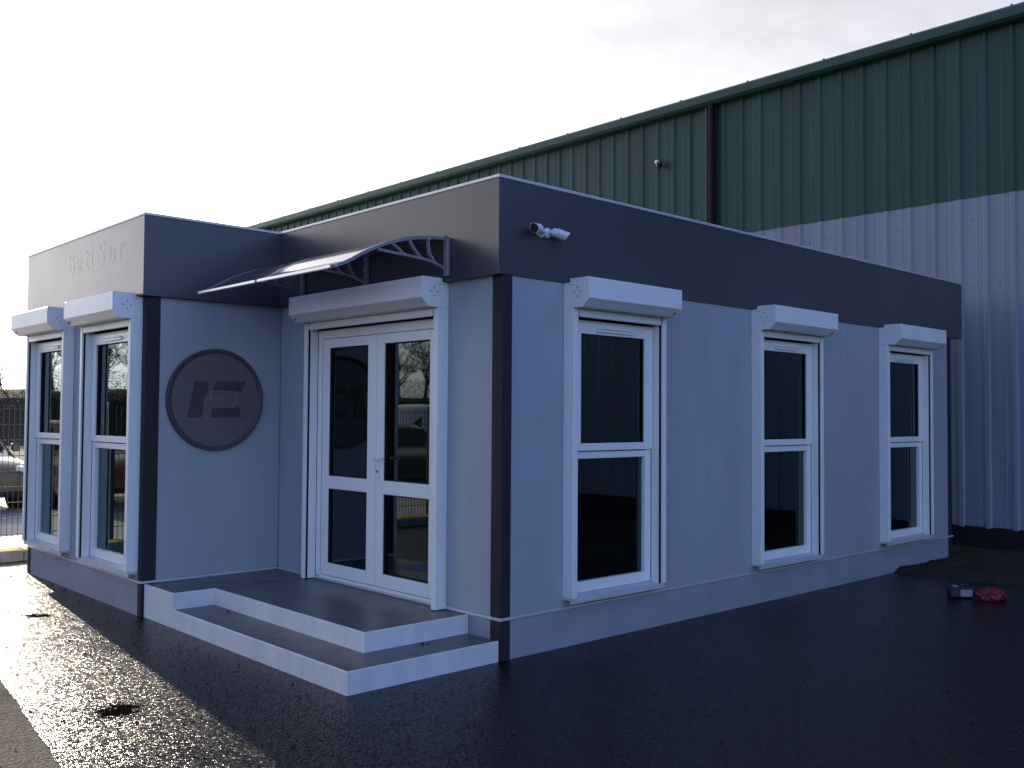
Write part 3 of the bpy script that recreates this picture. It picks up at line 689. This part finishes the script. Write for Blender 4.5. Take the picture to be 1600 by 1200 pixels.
# ------------------------------------------------------------------ litter at the right
def crumple(name, c, s, m_, seed, rot=0.0, parent=None):
    bmx = bmesh.new(); bmesh.ops.create_icosphere(bmx, subdivisions=4, radius=1)
    cs, sn = math.cos(rot), math.sin(rot)
    for v in bmx.verts:
        n = v.co.normalized(); q = n * 2.2 + Vector((seed, seed * 2, 0))
        d = 1 + 0.28 * mnoise.noise(q) + 0.20 * abs(mnoise.noise(q * 2.6)) - 0.10 * abs(mnoise.noise(q * 6))
        p = Vector((n.x * d * s[0], n.y * d * s[1], max(-0.02, n.z * d * s[2] + s[2] * 0.55)))
        v.co = Vector((c[0] + p.x * cs - p.y * sn, c[1] + p.x * sn + p.y * cs, c[2] + p.z))
    b = MB(); b.quads([v.co[:] for v in bmx.verts], [[q.index for q in f.verts] for f in bmx.faces]); bmx.free()
    return b.build(name, m_, parent)
tag(crumple('plastic_bag', (4.90, -1.30, 0.004), (0.135, 0.09, 0.065), M_red, 4.3, -0.75), 'crumpled red plastic bag lying on the dark ground past the last window', 'plastic bag')
cn = thing('fuel_can', 'dark blue plastic container with a white label lying left of the red bag', 'container')
def lit(u, d, z):
    a = -0.80; x, y = u * math.cos(a) - d * math.sin(a), u * math.sin(a) + d * math.cos(a)
    return (4.77 + x, -1.08 + y, 0.006 + z)
b = MB(); b.box(-0.11, 0.11, -0.05, 0.05, 0.0, 0.095); b.build('body', M_blue, cn, bevel=0.016, mp=lit)
b = MB(); b.box(-0.015, 0.095, -0.0525, -0.0505, 0.016, 0.080); b.build('label_sheet', M_label, cn, mp=lit)
b = MB(); b.box(-0.075, -0.02, -0.02, 0.02, 0.0955, 0.112); b.build('lid', M_label, cn, bevel=0.005, mp=lit)
b = MB(); b.tube([lit(-0.005, 0, 0.092), lit(0.01, 0, 0.118), lit(0.06, 0, 0.122), lit(0.085, 0, 0.092)], 0.009, 8); b.build('handle', M_blue, cn, smooth=True)

# scattered grit and leaves on the asphalt: nobody could count them
b = MB()
for i in range(900):
    x, y = R.uniform(-3.2, 1.5), R.uniform(-4.2, 6.2)
    if -1.25 < x and y > -0.05: continue
    s = R.uniform(0.004, 0.011); a = R.uniform(0, 6.28); z = 0.006
    p = [(x + s * math.cos(a + k * 1.5708) * (1.6 if k % 2 else 1), y + s * math.sin(a + k * 1.5708), z) for k in range(4)]
    b.quads(p + [(x, y, z + s * 0.8)], [(0, 1, 4), (1, 2, 4), (2, 3, 4), (3, 0, 4), (0, 3, 2, 1)])
b.build('gravel', M_stone, kind='stuff')
b = MB()
for i in range(160):
    x, y = R.uniform(-3.0, 7.0), R.uniform(-3.5, 6.2)
    if -1.25 < x and y > -0.05: continue
    s = R.uniform(0.009, 0.018); a = R.uniform(0, 6.28)
    p = [(x + s * math.cos(a + k * 1.5708) * (1.7 if k % 2 else 0.8), y + s * math.sin(a + k * 1.5708) * (1.7 if k % 2 else 0.8), 0.008 + R.uniform(0, 0.010)) for k in range(4)]
    b.quads(p, [(0, 1, 2), (0, 2, 3)])
b.build('fallen_leaves', M_leaf, kind='stuff')
b = MB()
for i in range(2600):
    v = R.choice(earth_v); x, y, z = v[0] + R.uniform(-0.06, 0.06), v[1] + R.uniform(-0.09, 0.09), v[2] - 0.01
    if y > -0.02 and x < 7.2: continue
    if mnoise.noise((x * 1.3, y * 1.3, 8)) < -0.05: continue
    h = R.uniform(0.02, 0.07); a = R.uniform(0, 6.28); w = 0.004
    b.quads([(x - w * math.sin(a), y + w * math.cos(a), z), (x + w * math.sin(a), y - w * math.cos(a), z), (x + h * 0.5 * math.cos(a), y + h * 0.5 * math.sin(a), z + h)], [(0, 1, 2)])
b.build('grass', M_grass, kind='stuff')

# ------------------------------------------------------------------ kerb, fence, cars and trees beyond (left edge and reflections)
kb = thing('kerb', 'low concrete kerb with worn yellow top along the foot of the wire fence', 'kerb')
b = MB(); x = -30.0
while x < 8.0:
    b = MB(); b.box(x, x + 0.996, 6.85, 7.14, -0.02, 0.115); kp = b.build('kerb_stone', M_conc, kb, bevel=0.012)
    b = MB(); b.box(x + 0.012, x + 0.984, 6.86, 7.13, 0.1152, 0.119); b.build('paint', M_yellow, kp); x += 1.0
fc = thing('wire_fence', 'dark twin wire mesh fence on slim posts standing behind the yellow kerb', 'fence')
pb = MB(); nx = 42
for i in range(nx + 1):
    x = 2.44 * i / nx; pb.box(x - 0.0028, x + 0.0028, -0.0028, 0.0028, 0.05, 1.75)
for j in range(10):
    z = 0.08 + j * 0.18; pb.box(-0.01, 2.45, 0.003, 0.009, z - 0.004, z + 0.004)
proto = None; x = -30.0
while x < 7.5:
    if proto is None: proto = pb.build('wire_panel', M_wire, fc); o = proto
    else: o = proto.copy(); C.objects.link(o)
    o.location = (x + 0.03, 7.25, 0.0)
    b = MB(); b.box(x - 0.03, x + 0.02, 7.22, 7.28, -0.02, 1.80); b.build('fence_post', M_wire, fc)
    x += 2.5

def car(x, y, rz, paint, label, van=False, L=4.3, H=1.5):
    t = thing('parked_van' if van else 'parked_car', label, 'van' if van else 'car', 'cars parked beyond the fence')
    W = 0.88 if not van else 0.95
    # stations along the length: (s, z_low, z_belt, z_top, half width at belt, half width at top)
    if van:
        st_ = [(0.0, 0.35, 0.75, 0.85, .86, .78), (0.10, 0.28, 0.95, 1.05, .93, .86), (0.22, 0.25, 1.08, 1.22, .95, .86), (0.40, 0.25, 1.12, 1.80, .95, .80), (0.50, 0.25, 1.12, 1.93, .95, .80), (0.75, 0.25, 1.12, 1.97, .95, .80), (0.97, 0.28, 1.12, 1.93, .95, .80), (1.0, 0.40, 1.05, 1.70, .90, .78)]
    else:
        st_ = [(0.0, 0.35, 0.60, 0.66, .70, .60), (0.03, 0.24, 0.70, 0.76, .82, .72), (0.14, 0.20, 0.80, 0.86, .87, .76), (0.28, 0.20, 0.88, 0.96, .88, .76), (0.42, 0.20, 0.92, H - 0.10, .88, .62), (0.50, 0.20, 0.93, H, .88, .60), (0.64, 0.20, 0.94, H - 0.005, .88, .60), (0.78, 0.20, 0.95, H - 0.10, .88, .62), (0.92, 0.22, 0.96, 1.06, .86, .72), (0.98, 0.26, 0.92, 0.98, .82, .70), (1.0, 0.40, 0.80, 0.84, .74, .62)]
    def ring(s, zl, zb, zt, wb, wt):
        h = [(wb * 0.93, zl), (wb, zl + 0.12), (wb * 1.0, (zl + zb) / 2), (wb * 0.97, zb), (wt + 0.02, zt - 0.06), (wt * 0.86, zt - 0.012), (wt * 0.45, zt + 0.012)]
        return [(a, s * L - L / 2, z) for a, z in h] + [(-a, s * L - L / 2, z) for a, z in h[::-1]]
    b = MB(); n = 14; vs = []
    for q in st_: vs += ring(*q)
    b.quads(vs, [(i * n + k, i * n + (k + 1) % n, (i + 1) * n + (k + 1) % n, (i + 1) * n + k) for i in range(len(st_) - 1) for k in range(n)] + [tuple(range(n))[::-1], tuple(range((len(st_) - 1) * n, len(st_) * n))])
    o = b.build('body', CAR[paint], t, smooth=True)
    # glazing, a few millimetres proud of the body
    yf0, yf1 = (st_[2][0] * L - L / 2, st_[3][0] * L - L / 2) if van else (st_[3][0] * L - L / 2, st_[4][0] * L - L / 2)
    zf0, zf1 = (1.24, 1.74) if van else (0.97, H - 0.14)
    b = MB(); b.quads([(-.72, yf0 + .05, zf0 + .03), (.72, yf0 + .05, zf0 + .03), (.60, yf1 - .02, zf1 + .03), (-.60, yf1 - .02, zf1 + .03)], [(0, 1, 2, 3)])
    q = b.build('windscreen', M_carglass, t); so = q.modifiers.new('t', 'SOLIDIFY'); so.thickness = 0.02; so.offset = 1
    for s in (-1, 1):
        for a0, a1 in (((0.33, 0.52),) if van else ((0.42, 0.58), (0.60, 0.76))):
            ya, yb = a0 * L - L / 2, a1 * L - L / 2
            b = MB(); zb_, zt_ = (1.16, 1.70) if van else (0.98, H - 0.16)
            wb, wt = (.955, .85) if van else (.845, .685)
            b.quads([(s * wb, ya, zb_), (s * wb, yb, zb_), (s * wt, yb - .06, zt_), (s * wt, ya + .10, zt_)], [(0, 1, 2, 3)])
            q = b.build('side_window', M_carglass, t); so = q.modifiers.new('t', 'SOLIDIFY'); so.thickness = 0.02; so.offset = 0
        b = MB(); b.tube([(s * .60, -L / 2 + .02 + (.04 if van else .03), .66 if not van else .80), (s * .60, -L / 2 + .16, .67 if not van else .82)], [0.09, 0.10], 12); b.build('headlight', M_lamp, t, smooth=True)
        b = MB(); b.box(s * .98 - .07, s * .98 + .07, yf0 + .28, yf0 + .36, zf0 - .02, zf0 + .13); b.build('mirror', CAR[paint], t, bevel=0.02)
        for yw in (-L / 2 + L * 0.19, L / 2 - L * 0.20):
            b = MB(); b.tube([(s * (W - .20), yw, .31), (s * (W + .015), yw, .31)], 0.31, 22); w = b.build('wheel', M_tyre, t, smooth=True)
            b = MB(); b.tube([(s * (W + .016), yw, .31), (s * (W + .025), yw, .31)], [0.20, 0.17], 16); b.build('rim', M_rimm, w, smooth=True)
    t.location = (x, y, 0.01); t.rotation_euler = (0, 0, rz)
    return t
car(-0.1, 14.6, 0.04, 'dark', 'dark car parked beyond the wire fence at the left edge of the photo', H=1.55)
car(-4.3, 14.3, -0.03, 'red', 'dark red car parked beyond the fence, seen mirrored in the left windows', H=1.50)
car(-8.6, 13.2, 0.35, 'dark', 'dark car mirrored low in the right leaf of the glass door', H=1.45)
car(-12.2, 17.5, 0.9, 'white', 'white van parked far beyond the fence, mirrored in the glass door', van=True, L=4.9)
car(-15.6, 15.0, 0.2, 'silver', 'silver car parked beyond the fence furthest left of the row', H=1.48)

def tree_mesh(seed, H):
    rr = random.Random(seed); tr, cr_ = MB(), MB()
    def grow(p, d, L, r, lv):
        n = 3; pts = [p]; rad = [r]
        for i in range(n):
            d = (d + Vector((rr.uniform(-.18, .18), rr.uniform(-.18, .18), rr.uniform(-.04, .14)))).normalized()
            p = p + d * L / n; pts.append(p); rad.append(max(0.013, r * (1 - 0.45 * (i + 1) / n)))
        (tr if lv < 2 else cr_).tube(pts, rad, 6 if lv < 2 else 3, cap=False)
        if lv >= 5: return
        k = 3 if lv < 4 else 4
        for i in range(k + (2 if lv == 0 else 0)):
            a = rr.uniform(0, 6.28); sp = rr.uniform(0.35, 0.95)
            side_ = Vector((math.cos(a), math.sin(a), 0)); dd = (d + side_ * sp).normalized()
            q = pts[-1] if i < 2 else pts[rr.choice([1, 2])]
            grow(q, dd, L * rr.uniform(0.58, 0.78), max(0.013, rad[-1] * rr.uniform(0.6, 0.8)), lv + 1)
    grow(Vector((0, 0, -0.1)), Vector((0, 0, 1)), H * 0.30, H * 0.022, 0)
    return tr, cr_
variants = []
for s in range(4):
    tr, cr_ = tree_mesh(100 + s, 7.0)
    variants.append((tr, cr_))
tl = ['bare winter tree rising from the bank beyond the road', 'bare winter tree with wide crown on the bank beyond the road']
built = {}
idx = 0
for row, (yb, nn) in enumerate(((57, 30), (66, 26))):
    for i in range(nn):
        x = -62 + (84 / nn) * i + R.uniform(-1.2, 1.2); yv = yb + R.uniform(-2, 2); v = R.randrange(4)
        if v not in built:
            t = thing('bare_tree', 'bare winter tree on the brown bank beyond the road', 'tree', 'bare trees on the far bank')
            variants[v][0].build('trunk', M_bark, t); variants[v][1].build('crown', M_twig, t); built[v] = t
        else: t = copy_tree(built[v])
        t.location = (x, yv, 2.8 + R.uniform(-.4, .5)); s = R.uniform(0.70, 1.05) * (0.42 if x > -7 else 1.0); t.scale = (s, s, s); t.rotation_euler = (0, 0, R.uniform(0, 6.28))
# bank with undergrowth
g = MB(); vs = []; NX, NY = 90, 14
for j in range(NY):
    for i in range(NX):
        x = -90 + 150 * i / (NX - 1); yv = 46 + 30 * j / (NY - 1)
        h = min(1, j / 6); z = -0.2 + 3.3 * h * h * (3 - 2 * h) + 0.5 * h * mnoise.noise((x * .15, yv * .15, 0))
        vs.append((x, yv, z))
g.quads(vs, [(j * NX + i, j * NX + i + 1, (j + 1) * NX + i + 1, (j + 1) * NX + i) for j in range(NY - 1) for i in range(NX - 1)])
structure('bank', g, M_earth, smooth=True)
b = MB()
for i in range(90000):
    x, yv = R.uniform(-80, 40), R.uniform(49, 64)
    h = min(1, (yv - 46) / 14); z = -0.2 + 3.3 * h * h * (3 - 2 * h)
    top = 1.0 + 1.1 * (0.5 + 0.5 * mnoise.noise((x * .35, yv * .2, 4)))
    z += R.uniform(0, top); s = R.uniform(0.03, 0.085)
    d1 = Vector((R.uniform(-1, 1), R.uniform(-1, 1), R.uniform(-1, 1))).normalized() * s; d2 = Vector((R.uniform(-1, 1), R.uniform(-1, 1), R.uniform(-1, 1))).normalized() * s * 0.5
    p = Vector((x, yv, z)); b.quads([p - d1, p + d2, p + d1, p - d2], [(0, 1, 2, 3)])
b.build('undergrowth', M_shrub, kind='stuff')
